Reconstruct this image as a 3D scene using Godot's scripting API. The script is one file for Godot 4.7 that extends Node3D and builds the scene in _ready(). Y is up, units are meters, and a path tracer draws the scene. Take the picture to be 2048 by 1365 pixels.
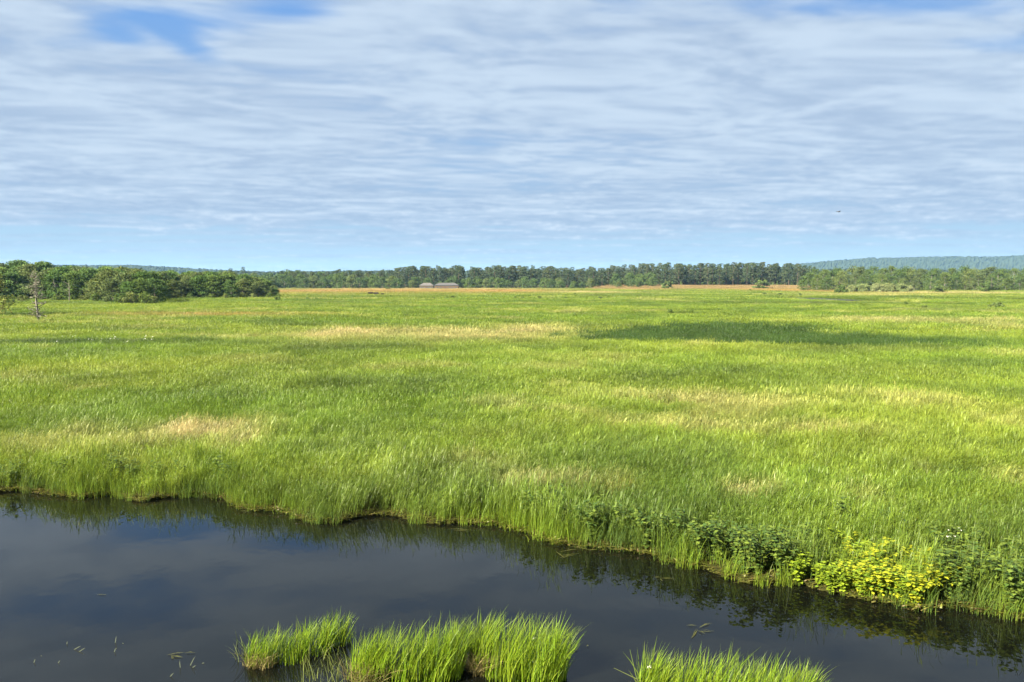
extends Node3D
# A river meadow seen from a platform about six metres above the water.
# Pixel helpers use the photograph's 2048 x 1365 frame; distances come from the water or ground plane.

const FOCAL := 1518.0
const EYE := Vector3(0, 6.2, 0)
const HORIZON := 564.0
const SUN_TO := Vector3(-0.74, 0.62, 0.52)
const EXPOSURE := 5.9

var rng := RandomNumberGenerator.new()
var pitch := 0.0
var n_big := FastNoiseLite.new()
var n_mid := FastNoiseLite.new()
var n_fine := FastNoiseLite.new()
var n_lean := FastNoiseLite.new()
var M := {}
var names := {}
var bank := PackedVector2Array()   # x, z of the far waterline, x rising
var regions := []
var rush_poly := PackedVector2Array()


# ------------------------------------------------------------------ helpers
func rnd(a: float, b: float) -> float:
	return rng.randf_range(a, b)

func ray(px: float, py: float) -> Vector3:
	var v := Vector3((px - 1024.0) / FOCAL, (682.5 - py) / FOCAL, -1.0)
	return v.rotated(Vector3.RIGHT, pitch)

func on_plane(px: float, py: float, y := 0.0) -> Vector3:
	var d := ray(px, py)
	return EYE + d * ((y - EYE.y) / d.y)

func at_depth(px: float, py: float, depth: float) -> Vector3:
	var d := ray(px, py)
	return EYE + d * (depth / -d.z)

func numbered(base_name: String) -> String:
	var k: int = names.get(base_name, 0)
	names[base_name] = k + 1
	return base_name if k == 0 else "%s_%03d" % [base_name, k]

func tag(o: Node, label: String, category := "", group := "", kind := "") -> Node:
	if label: o.set_meta("label", label)
	if category: o.set_meta("category", category)
	if group: o.set_meta("group", group)
	if kind: o.set_meta("kind", kind)
	return o

func base_node(called: String, at: Vector3, turn := 0.0) -> Node3D:
	var o := Node3D.new()
	o.name = numbered(called)
	add_child(o)
	o.position = at
	o.rotation.y = turn
	return o

class Shape:
	var v := PackedVector3Array()
	var n := PackedVector3Array()
	var c := PackedColorArray()
	func tri(a: Vector3, b: Vector3, d: Vector3, col: Color, nn := Vector3.ZERO) -> void:
		var q := nn
		if q == Vector3.ZERO:
			q = (d - a).cross(b - a).normalized()
		v.append(a); v.append(b); v.append(d)
		n.append(q); n.append(q); n.append(q)
		c.append(col); c.append(col); c.append(col)
	func quad(a: Vector3, b: Vector3, d: Vector3, e: Vector3, col: Color, nn := Vector3.ZERO) -> void:
		tri(a, b, d, col, nn)
		tri(a, d, e, col, nn)
	func smooth_tri(p: Array, q: Array, col: Color) -> void:
		for k in 3:
			v.append(p[k]); n.append(q[k]); c.append(col)
	func mesh() -> ArrayMesh:
		var a := []
		a.resize(Mesh.ARRAY_MAX)
		a[Mesh.ARRAY_VERTEX] = v
		a[Mesh.ARRAY_NORMAL] = n
		a[Mesh.ARRAY_COLOR] = c
		var m := ArrayMesh.new()
		if v.size():
			m.add_surface_from_arrays(Mesh.PRIMITIVE_TRIANGLES, a)
		return m

func put(s: Shape, called: String, mat: Material, parent: Node) -> MeshInstance3D:
	var o := MeshInstance3D.new()
	o.name = numbered(called) if parent == self else called
	o.mesh = s.mesh()
	o.material_override = mat
	parent.add_child(o, true)
	return o

# a tapered tube through points with radii
func tube(s: Shape, pts: Array, rad: Array, sides: int, col: Color) -> void:
	var rings := []
	for i in pts.size():
		var dir: Vector3
		if i == 0: dir = pts[1] - pts[0]
		elif i == pts.size() - 1: dir = pts[i] - pts[i - 1]
		else: dir = pts[i + 1] - pts[i - 1]
		dir = dir.normalized()
		var side := dir.cross(Vector3.FORWARD if absf(dir.z) < 0.8 else Vector3.UP).normalized()
		var up := side.cross(dir)
		var ring := []
		for k in sides:
			var w := TAU * k / sides
			var q := side * cos(w) + up * sin(w)
			ring.append([pts[i] + q * rad[i], q])
		rings.append(ring)
	for i in pts.size() - 1:
		for k in sides:
			var a = rings[i][k]
			var b = rings[i][(k + 1) % sides]
			var d = rings[i + 1][(k + 1) % sides]
			var e = rings[i + 1][k]
			s.smooth_tri([a[0], b[0], d[0]], [a[1], b[1], d[1]], col)
			s.smooth_tri([a[0], d[0], e[0]], [a[1], d[1], e[1]], col)

func box(s: Shape, lo: Vector3, hi: Vector3, col: Color) -> void:
	var p := []
	for k in 8:
		p.append(Vector3(hi.x if k & 1 else lo.x, hi.y if k & 2 else lo.y, hi.z if k & 4 else lo.z))
	for f in [[0, 1, 3, 2, Vector3.FORWARD], [5, 4, 6, 7, Vector3.BACK], [4, 0, 2, 6, Vector3.LEFT], [1, 5, 7, 3, Vector3.RIGHT], [2, 3, 7, 6, Vector3.UP], [4, 5, 1, 0, Vector3.DOWN]]:
		s.quad(p[f[0]], p[f[1]], p[f[2]], p[f[3]], col, f[4])

# one curved grass blade; lean is where the tip goes
func blade(s: Shape, foot: Vector3, height: float, width: float, lean: Vector3, col: Color, segs := 3) -> void:
	var w := rnd(0, TAU)
	var side := Vector3(cos(w), 0, sin(w))
	var last_l := foot - side * width * 0.5
	var last_r := foot + side * width * 0.5
	for k in range(1, segs + 1):
		var t := float(k) / segs
		var mid := foot + Vector3(0, height * (t - 0.16 * t * t * lean.length()), 0) + lean * height * t * t
		var ww := width * 0.5 * (1.0 - 0.55 * t)
		if k == segs:
			s.tri(last_l, last_r, mid, col)
		else:
			var l := mid - side * ww
			var r := mid + side * ww
			s.quad(last_l, last_r, r, l, col)
			last_l = l
			last_r = r

func blade_tone() -> Color:
	var b := rnd(0.72, 1.28)
	var c := Color(b, b, b)
	var k := rng.randf()
	if k < 0.22: c = Color(b * 1.35, b * 1.12, b * 1.15)
	elif k < 0.25: c = Color(b * 2.2, b * 1.45, b * 4.0)
	elif k < 0.42: c = Color(b * 0.72, b * 0.86, b * 1.0)
	return c

# a square patch of grass: stems with leaves arching off them; some stems carry a pale seed head
func grass_patch(size: float, count: int, width: float, low: float, high: float, stalks: float, leaf_len: float) -> ArrayMesh:
	var s := Shape.new()
	for i in count:
		var foot := Vector3(rnd(-0.5, 0.5) * size, -0.03, rnd(-0.5, 0.5) * size)
		var h := rnd(low, high)
		var lean := Vector3(rnd(-0.15, 0.40), 0, rnd(-0.25, 0.25))
		var tone := blade_tone()
		var dry := rng.randf() < stalks
		blade(s, foot, h, width * 0.8, lean, Color(1.9, 1.45, 2.6) if dry else tone, 2)
		for k in 4:
			var t := rnd(0.25, 0.92)
			var at := foot + Vector3(0, h * t, 0) + lean * h * t * t
			var w := rnd(0, TAU)
			var out := Vector3(cos(w) + 0.35, 0, sin(w))
			var l := leaf_len * rnd(0.6, 1.25)
			var mid := at + Vector3(0, l * rnd(0.35, 0.75), 0) + out * l * 0.28
			var tip := mid + Vector3(0, l * rnd(-0.15, 0.45), 0) + out * l * rnd(0.25, 0.55)
			var side := out.cross(Vector3.UP).normalized() * width * rnd(0.4, 0.65)
			var c := tone * rnd(0.85, 1.15)
			s.tri(at, mid - side, mid + side, c)
			s.tri(mid - side, tip, mid + side, c)
		if dry:
			var top := foot + Vector3(0, h * 1.0, 0) + lean * h
			var d := (Vector3(0, 1, 0) + lean * 1.6).normalized() * leaf_len
			var w := rnd(0, TAU)
			var sd := Vector3(cos(w), 0, sin(w)) * width * 1.1
			var col := Color(3.1, 2.0, 5.2) * rnd(0.8, 1.2)
			s.quad(top - d * 0.4, top + sd, top + d * 0.6, top - sd, col)
	return s.mesh()

func multi(meshes: Array, places: Array, tints: Array, mat: Material, parent: Node, called: String) -> void:
	for k in meshes.size():
		var mine := []
		for i in places.size():
			if i % meshes.size() == k: mine.append(i)
		if mine.is_empty(): continue
		var mm := MultiMesh.new()
		mm.transform_format = MultiMesh.TRANSFORM_3D
		mm.use_colors = true
		mm.mesh = meshes[k]
		mm.instance_count = mine.size()
		for j in mine.size():
			mm.set_instance_transform(j, places[mine[j]])
			mm.set_instance_color(j, tints[mine[j]])
		var o := MultiMeshInstance3D.new()
		o.name = called
		o.multimesh = mm
		o.material_override = mat
		parent.add_child(o, true)

func plain(c: Color, rough := 0.85, spec := 0.3) -> StandardMaterial3D:
	var m := StandardMaterial3D.new()
	m.albedo_color = c.linear_to_srgb()
	m.roughness = rough
	m.metallic_specular = spec
	m.vertex_color_use_as_albedo = true
	return m

func leafy(back := 0.5, rough := 0.6, spec := 0.3) -> StandardMaterial3D:
	var m := plain(Color.WHITE, rough, spec)
	m.backlight_enabled = true
	m.backlight = Color(back, back, back).linear_to_srgb()
	m.cull_mode = BaseMaterial3D.CULL_DISABLED
	return m

func noise(seed_: int, freq: float, octaves := 3) -> FastNoiseLite:
	var n := FastNoiseLite.new()
	n.seed = seed_
	n.noise_type = FastNoiseLite.TYPE_SIMPLEX_SMOOTH
	n.frequency = freq
	n.fractal_type = FastNoiseLite.FRACTAL_FBM
	n.fractal_octaves = octaves
	return n

# ------------------------------------------------------------------ sky
var c_a: FastNoiseLite
var c_b: FastNoiseLite
var c_w: FastNoiseLite
var c_h: FastNoiseLite
var c_f: FastNoiseLite
var holes := []

func sky_color(az: float, el: float) -> Color:
	# az: 0 straight ahead, positive to the right; el: above the horizon; colours are linear, as displayed
	var y := sin(el)
	var q := 1.0 / (y + 0.030)
	var h := cos(el)
	var u := sin(az) * h * q
	var v := cos(az) * h * q
	# clear air
	var t := clampf(el / 0.42, 0.0, 1.0)
	var low := Color(0.54, 0.73, 0.79)
	var clear := low.lerp(Color(0.12, 0.33, 0.79), pow(t, 0.62))
	# cloud deck: soft billows, finer ripples drawn out across the view
	var wu := c_w.get_noise_2d(u * 0.9, v * 0.9)
	var wv := c_w.get_noise_2d(u * 0.9 + 71.0, v * 0.9 - 33.0)
	var a := c_a.get_noise_2d(u * 0.55 + v * 0.10 + wu * 0.15, v * 0.9 - u * 0.10 + wv * 0.15)
	var ub := u * 0.50 + v * 0.12 + wu * 0.22
	var vb := v - u * 0.16 + wv * 0.24
	var b := c_b.get_noise_2d(ub, vb)
	var f := c_f.get_noise_2d(u * 0.55 + wu * 0.2, v - u * 0.12)
	var far := smoothstep(0.04, 0.20, el)
	var cover := 1.30 + c_h.get_noise_2d(u, v) * 0.75 + a * 0.38 + b * 0.32 + f * 0.24
	for k in holes:
		var du: float = (u - k[0]) / k[2]
		var dv: float = (v - k[1]) / k[3]
		cover -= k[4] * exp(-(du * du + dv * dv))
	# the deck ends towards the horizon, with only streaks beyond it
	var edge := smoothstep(0.050, 0.082, el + a * 0.014 + b * 0.010 + wu * 0.006)
	var strip := c_a.get_noise_2d(u * 0.16 + 50.0, v * 0.85 - u * 0.03)
	cover = lerpf(0.50 + strip * 1.7 + b * 0.30, cover, edge)
	var alpha := smoothstep(0.12, 1.12, cover) * lerpf(0.7, 0.96, edge)
	var lit := 0.52 + a * 0.40 + b * 0.44 + f * 0.40
	lit = smoothstep(0.0, 1.0, lit)
	var body := Color(0.385, 0.505, 0.685).lerp(Color(0.610, 0.735, 0.880), clampf(lit * 0.85 + (far - 0.5) * 0.30, 0.0, 1.0))
	var white := smoothstep(0.80, 1.0, lit) * (1.0 - far) * 0.55
	body = body.lerp(Color(0.74, 0.84, 0.94), white)
	return clear.lerp(body, alpha)

func make_sky() -> ImageTexture:
	c_a = noise(11, 0.9, 4)
	c_b = noise(23, 2.4, 4)
	c_f = noise(29, 6.0, 4)
	c_w = noise(37, 0.7, 2)
	c_h = noise(51, 0.16, 2)
	# blue gaps, given where the photograph shows them: pixel, size on the deck, depth
	for k in [[330, 40, 0.28, 0.17, 1.0], [590, 20, 0.18, 0.13, 0.9], [380, 95, 0.09, 0.16, 0.75], [245, 75, 0.09, 0.12, 0.6], [140, 85, 0.2, 0.12, 0.3], [2020, 88, 0.32, 0.14, 0.8], [1850, 10, 0.6, 0.16, 0.75], [260, -130, 0.7, 0.25, 0.65], [1250, 12, 0.15, 0.12, 0.2]]:
		var d := ray(k[0], k[1]).normalized()
		var q := 1.0 / (d.y + 0.030)
		holes.append([d.x * q, -d.z * q, k[2], k[3], k[4]])
	var W := 4096
	var H := 2048
	# the whole dome coarsely, then finely where thin cloud near the horizon needs it: one function for both
	var CW := 1024
	var CH := 512
	var im := Image.create_empty(CW, CH, false, Image.FORMAT_RGBF)
	var below := Color(0.20, 0.27, 0.16)
	for j in CH:
		var el := PI * (0.5 - (j + 0.5) / CH)
		if el < -0.02:
			for i in CW: im.set_pixel(i, j, below)
			continue
		for i in CW:
			im.set_pixel(i, j, sky_color(wrapf(TAU * (i + 0.5) / CW, -PI, PI), maxf(el, 0.0)))
	im.resize(W, H, Image.INTERPOLATE_CUBIC)
	for j in range(H / 2 - 380, H / 2 + 1):
		var el := maxf(PI * (0.5 - (j + 0.5) / H), 0.0)
		for i in range(-500, 500):
			im.set_pixel(posmod(i, W), j, sky_color(TAU * (i + 0.5) / W, el))
	return ImageTexture.create_from_image(im)

# ------------------------------------------------------------------ meadow colours
func bank_z(x: float) -> float:
	var a := 0
	var b := bank.size() - 1
	if x <= bank[0].x: return bank[0].y
	if x >= bank[b].x: return bank[b].y
	while b - a > 1:
		var m := (a + b) / 2
		if bank[m].x <= x: a = m
		else: b = m
	return lerpf(bank[a].y, bank[b].y, (x - bank[a].x) / maxf(bank[b].x - bank[a].x, 0.001))

const GREEN := Color(0.116, 0.186, 0.018)
const LIME := Color(0.178, 0.232, 0.024)
const DEEP := Color(0.062, 0.100, 0.019)
const DARK := Color(0.036, 0.066, 0.013)
const OLIVE := Color(0.115, 0.140, 0.030)
const STRAW := Color(0.40, 0.33, 0.145)
const RUST := Color(0.33, 0.205, 0.070)

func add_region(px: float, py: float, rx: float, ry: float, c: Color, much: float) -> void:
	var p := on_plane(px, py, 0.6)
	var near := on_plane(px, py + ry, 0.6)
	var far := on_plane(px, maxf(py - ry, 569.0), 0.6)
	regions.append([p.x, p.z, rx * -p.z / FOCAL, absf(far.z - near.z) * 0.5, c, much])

func meadow_color(x: float, z: float) -> Color:
	var d := -z
	var a := n_big.get_noise_2d(x * 0.6, z)
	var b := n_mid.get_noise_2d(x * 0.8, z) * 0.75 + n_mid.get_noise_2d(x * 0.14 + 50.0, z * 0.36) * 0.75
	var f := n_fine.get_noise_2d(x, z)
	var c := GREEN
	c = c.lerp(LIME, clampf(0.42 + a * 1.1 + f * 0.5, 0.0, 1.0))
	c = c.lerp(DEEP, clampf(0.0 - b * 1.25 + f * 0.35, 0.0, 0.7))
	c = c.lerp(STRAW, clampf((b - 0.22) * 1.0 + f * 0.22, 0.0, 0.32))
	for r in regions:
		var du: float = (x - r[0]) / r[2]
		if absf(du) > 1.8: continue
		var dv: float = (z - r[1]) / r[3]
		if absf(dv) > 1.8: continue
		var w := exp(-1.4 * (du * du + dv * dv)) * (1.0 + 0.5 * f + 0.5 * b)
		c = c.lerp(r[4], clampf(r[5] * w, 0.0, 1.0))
	if d > 540.0: c = c.lerp(Color(0.27, 0.195, 0.085), clampf(rise(x, z) * 1.6 * (1.0 + f), 0.0, 0.95))
	return c * (1.0 + f * 0.30) * rnd(0.82, 1.18)

func in_rush(x: float, z: float) -> bool:
	var j := n_fine.get_noise_2d(x * 0.6, z * 0.6) * 3.0 + rnd(-1.2, 1.2)
	return Geometry2D.is_point_in_polygon(Vector2(x + j * 2.0, z + j), rush_poly)

func meadow_level(z0: float, z1: float, step: float, margin: float, rush: bool) -> Array:
	var places := []
	var tints := []
	var z := z0
	while z < z1:
		var half := z * (1024.0 / FOCAL) * 1.10 + margin
		var cols := int(2.0 * half / step)
		for i in cols:
			var x := -half + (i + rng.randf()) * step
			var zz := -(z + rng.randf() * step)
			if zz > bank_z(x) - 0.10: continue
			if z < 30.0 and rng.randf() < herb_cover(x, zz): continue
			if in_rush(x, zz) != rush: continue
			var in_pool := false
			for p in pools:
				var e: Vector2 = Vector2((x - p[0].x) / (p[1] + (3.4 if z > 230.0 else 0.6)), (zz - p[0].z) / (p[2] + (3.4 if z > 230.0 else 0.6)))
				if e.length() < 1.0: in_pool = true
			if in_pool: continue
			var f := n_fine.get_noise_2d(x + 300.0, zz)
			var l := n_lean.get_noise_2d(x, zz)
			var l2 := n_lean.get_noise_2d(x + 500.0, zz)
			var b := n_mid.get_noise_2d(x * 1.6 + 90.0, zz * 1.6)
			var hs := clampf(0.95 + f * 0.32 + b * 0.36, 0.4, 1.6) * rnd(0.72, 1.28)
			if z < 60.0: hs *= 1.30 - 0.30 * smoothstep(0.3, 6.0, bank_z(x) - zz)
			hs *= low_growth(x, zz)
			var yaw := rnd(-0.7, 0.7) + l2 * 2.2
			var lean := 0.03 + maxf(0.0, l * 1.1) * 0.40
			var dir := Vector3(1, 0, 0).rotated(Vector3.UP, l2 * 2.0)
			var bs := Basis(Vector3.UP, yaw)
			bs.y = Vector3(dir.x * lean, hs, dir.z * lean)
			places.append(Transform3D(bs, Vector3(x, ground_y(x, zz), zz)))
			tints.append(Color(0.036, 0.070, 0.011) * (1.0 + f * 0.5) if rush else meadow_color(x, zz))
		z += step
	return [places, tints]

var herb_zones := []
func herb_cover(x: float, z: float) -> float:
	var most := 0.0
	for p in herb_zones:
		var e := Vector2((x - p[0]) / p[2], (z - p[1]) / p[3]).length()
		most = maxf(most, p[4] * (1.0 - smoothstep(0.6, 1.1, e)))
	return most

func rise(x: float, z: float) -> float:
	# the dry field swells gently in front of the pine trunks
	if z > -530.0: return 0.0
	return 2.5 * smoothstep(540.0, 640.0, -z) * smoothstep(58.0, 90.0, x) * (1.0 - smoothstep(235.0, 280.0, x))

func low_growth(x: float, z: float) -> float:
	# trampled, wet ground in front of the far pools keeps the grass short
	for p in pools:
		var e := Vector2((x - p[0].x) / (p[1] * 1.6 + 6.0), (z - (p[0].z + 20.0)) / (p[2] + 38.0))
		if e.length() < 1.0: return 0.16
	return 1.0

func ground_y(x: float, z: float) -> float:
	var d := bank_z(x) - z
	if z < -60.0: return 0.22 + rise(x, z)
	return 0.10 + 0.12 * smoothstep(0.0, 3.0, d)

# ------------------------------------------------------------------ trees
func leaf(s: Shape, p: Vector3, size: float, col: Color, out: Vector3) -> void:
	var a := Vector3(rnd(-1, 1), rnd(-1, 1), rnd(-1, 1)).normalized()
	var nn := (a + out * 0.9).normalized()
	var t := nn.cross(Vector3(rnd(-1, 1), rnd(-1, 1), rnd(-1, 1))).normalized()
	var b := nn.cross(t)
	s.quad(p - t * size, p + b * size * 0.55, p + t * size, p - b * size * 0.55, col, nn)

func clump(s: Shape, at: Vector3, r: Vector3, count: int, size: float, col: Color, vary := 0.28) -> void:
	var tone := rnd(1.0 - vary, 1.0 + vary)
	for i in count:
		var d := Vector3(rnd(-1, 1), rnd(-1, 1), rnd(-1, 1))
		if d.length() > 1.0: d = d.normalized() * rnd(0.6, 1.0)
		var k := 1.3 * tone * rnd(0.75, 1.25)
		leaf(s, at + d * r, size * rnd(0.6, 1.3), Color(col.r * k * rnd(0.9, 1.15), col.g * k, col.b * k), d.normalized() if d.length() > 0.05 else Vector3.UP)

func limb(s: Shape, a: Vector3, b: Vector3, r: float, col: Color) -> void:
	var m := a.lerp(b, 0.5) + Vector3(rnd(-1, 1), rnd(-0.2, 0.6), rnd(-1, 1)) * a.distance_to(b) * 0.10
	tube(s, [a, m, b], [r, r * 0.65, r * 0.2], 5, col)

func broadleaf(called: String, h: float, w: float, col: Color, bark: Color, low: float, layers: float, n_clumps: int, leaves: int, size: float) -> Node3D:
	# low: where foliage begins as a share of the height; layers: how flat the clumps lie
	var root := base_node(called, Vector3.ZERO)
	var t := Shape.new()
	var c := Shape.new()
	var br := Shape.new()
	var bend := Vector3(rnd(-0.06, 0.06), 0, rnd(-0.06, 0.06)) * h
	tube(t, [Vector3(0, -0.3, 0), bend * 0.3 + Vector3(0, h * 0.3, 0), bend * 0.7 + Vector3(0, h * 0.6, 0), bend + Vector3(0, h * 0.93, 0)], [h * 0.020, h * 0.015, h * 0.010, h * 0.003], 7, bark)
	for i in n_clumps:
		var y := lerpf(low, 0.97, pow(rng.randf(), 0.8))
		var rr := sin(PI * clampf((y - low) / (1.05 - low) * 0.80 + 0.20, 0.0, 1.0))
		var ang := rnd(0, TAU)
		var d := sqrt(rnd(0.04, 1.0)) * w * 0.5 * rr
		var p := bend * y + Vector3(cos(ang) * d, y * h * rnd(0.96, 1.03), sin(ang) * d)
		var cr := w * rnd(0.13, 0.23)
		clump(c, p, Vector3(cr, cr * layers, cr), leaves, size, col)
		if i % 3 == 0:
			var from := bend * y * 0.8 + Vector3(0, maxf(0.12, y - 0.16) * h, 0)
			limb(br, from, p, h * 0.006, bark)
	put(br, "branches", M.bark, put(t, "trunk", M.bark, root))
	put(c, "crown", M.leaf, root)
	return root

func pine(called: String, h: float, col: Color, bark: Color) -> Node3D:
	var root := base_node(called, Vector3.ZERO)
	var t := Shape.new()
	var c := Shape.new()
	var lx := rnd(-0.4, 0.4)
	var br := Shape.new()
	tube(t, [Vector3(0, -0.3, 0), Vector3(lx * 0.4, h * 0.4, 0), Vector3(lx, h * 0.95, 0)], [0.24, 0.19, 0.05], 6, bark)
	var start := rnd(0.07, 0.24)
	for i in 76:
		var y := lerpf(start, 0.98, pow(float(i) / 76.0, 0.95))
		var k := (y - start) / (1.0 - start)
		var reach := h * 0.125 * (0.45 + 1.1 * sin(PI * clampf(k * 0.78 + 0.20, 0.0, 1.0))) * rnd(0.4, 1.0)
		var ang := rnd(0, TAU)
		var p := Vector3(lx * y + cos(ang) * reach, y * h + rnd(-0.2, 0.5), sin(ang) * reach)
		clump(c, p, Vector3(1.15, 0.60, 1.15) * rnd(0.7, 1.15), 26, 0.34, col, 0.25)
		if i % 4 == 0: limb(br, Vector3(lx * y, y * h - 0.3, 0), p, 0.06, bark)
	for i in 7:
		var y := rnd(0.18, start) * h
		var ang := rnd(0, TAU)
		limb(br, Vector3(lx * 0.3, y, 0), Vector3(cos(ang) * rnd(0.6, 1.6), y - rnd(0.0, 0.4), sin(ang) * rnd(0.6, 1.6)), 0.035, bark)
	put(br, "branches", M.bark, put(t, "trunk", M.bark, root))
	put(c, "crown", M.leaf, root)
	return root

func bush(called: String, h: float, w: float, col: Color, n_clumps: int, leaves: int, size: float) -> Node3D:
	var root := base_node(called, Vector3.ZERO)
	var t := Shape.new()
	var c := Shape.new()
	for i in 7:
		var ang := rnd(0, TAU)
		tube(t, [Vector3(0, -0.2, 0), Vector3(cos(ang) * w * 0.15, h * 0.4, sin(ang) * w * 0.15), Vector3(cos(ang) * w * 0.33, h * 0.8, sin(ang) * w * 0.33)], [h * 0.018, h * 0.012, h * 0.004], 5, Color(0.10, 0.085, 0.06))
	for i in n_clumps:
		var y := rnd(0.06, 0.92)
		var rr := sqrt(maxf(0.0, 1.0 - pow(y * 1.02, 2.4)))
		var ang := rnd(0, TAU)
		var d := sqrt(rng.randf()) * w * 0.42 * rr
		clump(c, Vector3(cos(ang) * d, y * h, sin(ang) * d), Vector3(w * 0.13, h * 0.15, w * 0.13) * rnd(0.8, 1.3), leaves, size, col)
	put(t, "stems", M.bark, root)
	put(c, "foliage", M.leaf, root)
	return root

func copy_of(protos: Array, used: Array, k: int) -> Node3D:
	if not used[k]:
		used[k] = true
		return protos[k]
	var o: Node3D = protos[k].duplicate()
	var plain_name := str(protos[k].name)
	if plain_name.substr(plain_name.length() - 4, 1) == "_" and plain_name.right(3).is_valid_int():
		plain_name = plain_name.left(plain_name.length() - 4)
	o.name = numbered(plain_name)
	add_child(o)
	return o

func stand(protos: Array, used: Array, spots: Array, label_: String, category: String, group: String) -> void:
	# spots: [x, z, height, width share]
	for i in spots.size():
		var sp = spots[i]
		var label: String = sp[4] if sp.size() > 4 else label_
		var o := copy_of(protos, used, i % protos.size())
		var own: float = o.get_meta("tall")
		var k: float = sp[2] / own
		o.position = Vector3(sp[0], 0.2 + rise(sp[0], sp[1]), sp[1])
		o.rotation.y = rnd(0, TAU)
		o.scale = Vector3(k * sp[3], k, k * sp[3])
		tag(o, label, category, group)

func tall(o: Node3D, h: float) -> Node3D:
	o.set_meta("tall", h)
	return o

# profile along the picture: interpolate a list of [px, value]
func along(list: Array, px: float) -> float:
	if px <= list[0][0]: return list[0][1]
	for i in list.size() - 1:
		if px <= list[i + 1][0]:
			return lerpf(list[i][1], list[i + 1][1], (px - list[i][0]) / (list[i + 1][0] - list[i][0]))
	return list[-1][1]

func height_for(py_top: float, depth: float) -> float:
	return at_depth(1024, py_top, depth).y - 0.2

var pools := []


# ------------------------------------------------------------------ the scene
func _ready() -> void:
	rng.seed = 4711
	pitch = -atan((682.5 - HORIZON) / FOCAL)
	# camera
	var cam := Camera3D.new()
	cam.name = "camera"
	cam.position = EYE
	cam.rotation.x = pitch
	cam.fov = rad_to_deg(2.0 * atan(682.5 / FOCAL))
	cam.near = 0.1
	cam.far = 20000.0
	add_child(cam)
	cam.current = true
	# sky, exposure, air
	var env := Environment.new()
	env.background_mode = Environment.BG_SKY
	var sky := Sky.new()
	var pano := PanoramaSkyMaterial.new()
	pano.panorama = make_sky()
	sky.sky_material = pano
	env.sky = sky
	env.background_energy_multiplier = 1.0 / EXPOSURE
	env.tonemap_mode = Environment.TONE_MAPPER_LINEAR
	env.tonemap_exposure = EXPOSURE
	env.sdfgi_enabled = true
	env.ssao_enabled = true
	env.ssil_enabled = true
	env.fog_enabled = true
	env.fog_density = 0.00005
	env.fog_light_color = Color(0.60, 0.80, 1.0)
	var we := WorldEnvironment.new()
	we.name = "environment"
	we.environment = env
	add_child(we)
	# sun: from the left and a little behind the viewer
	var sun := DirectionalLight3D.new()
	sun.name = "sun"
	sun.light_energy = 1.6
	sun.light_color = Color(1.0, 0.955, 0.87)
	sun.light_angular_distance = 0.55
	sun.shadow_enabled = true
	add_child(sun)
	sun.look_at_from_position(SUN_TO * 100.0, Vector3.ZERO)
	print("sky done ", Time.get_ticks_msec())

	n_big = noise(3, 0.035, 3)
	n_mid = noise(5, 0.11, 3)
	n_fine = noise(7, 0.55, 2)
	n_lean = noise(9, 0.09, 2)
	M.grass = leafy(0.85, 0.46, 0.34)
	M.leaf = leafy(0.5, 0.75, 0.2)
	M.bark = plain(Color.WHITE, 0.9, 0.2)
	M.paint = plain(Color.WHITE, 0.8, 0.3)

	make_waterline()
	make_ground()
	make_water()
	make_hills()
	make_meadow()
	print("meadow done ", Time.get_ticks_msec())
	make_bank_plants()
	make_sedge_islands()
	make_trees()
	print("trees done ", Time.get_ticks_msec())
	make_farm()
	make_cattle()
	make_bird()
	make_flotsam()
	print("all done ", Time.get_ticks_msec())


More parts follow.
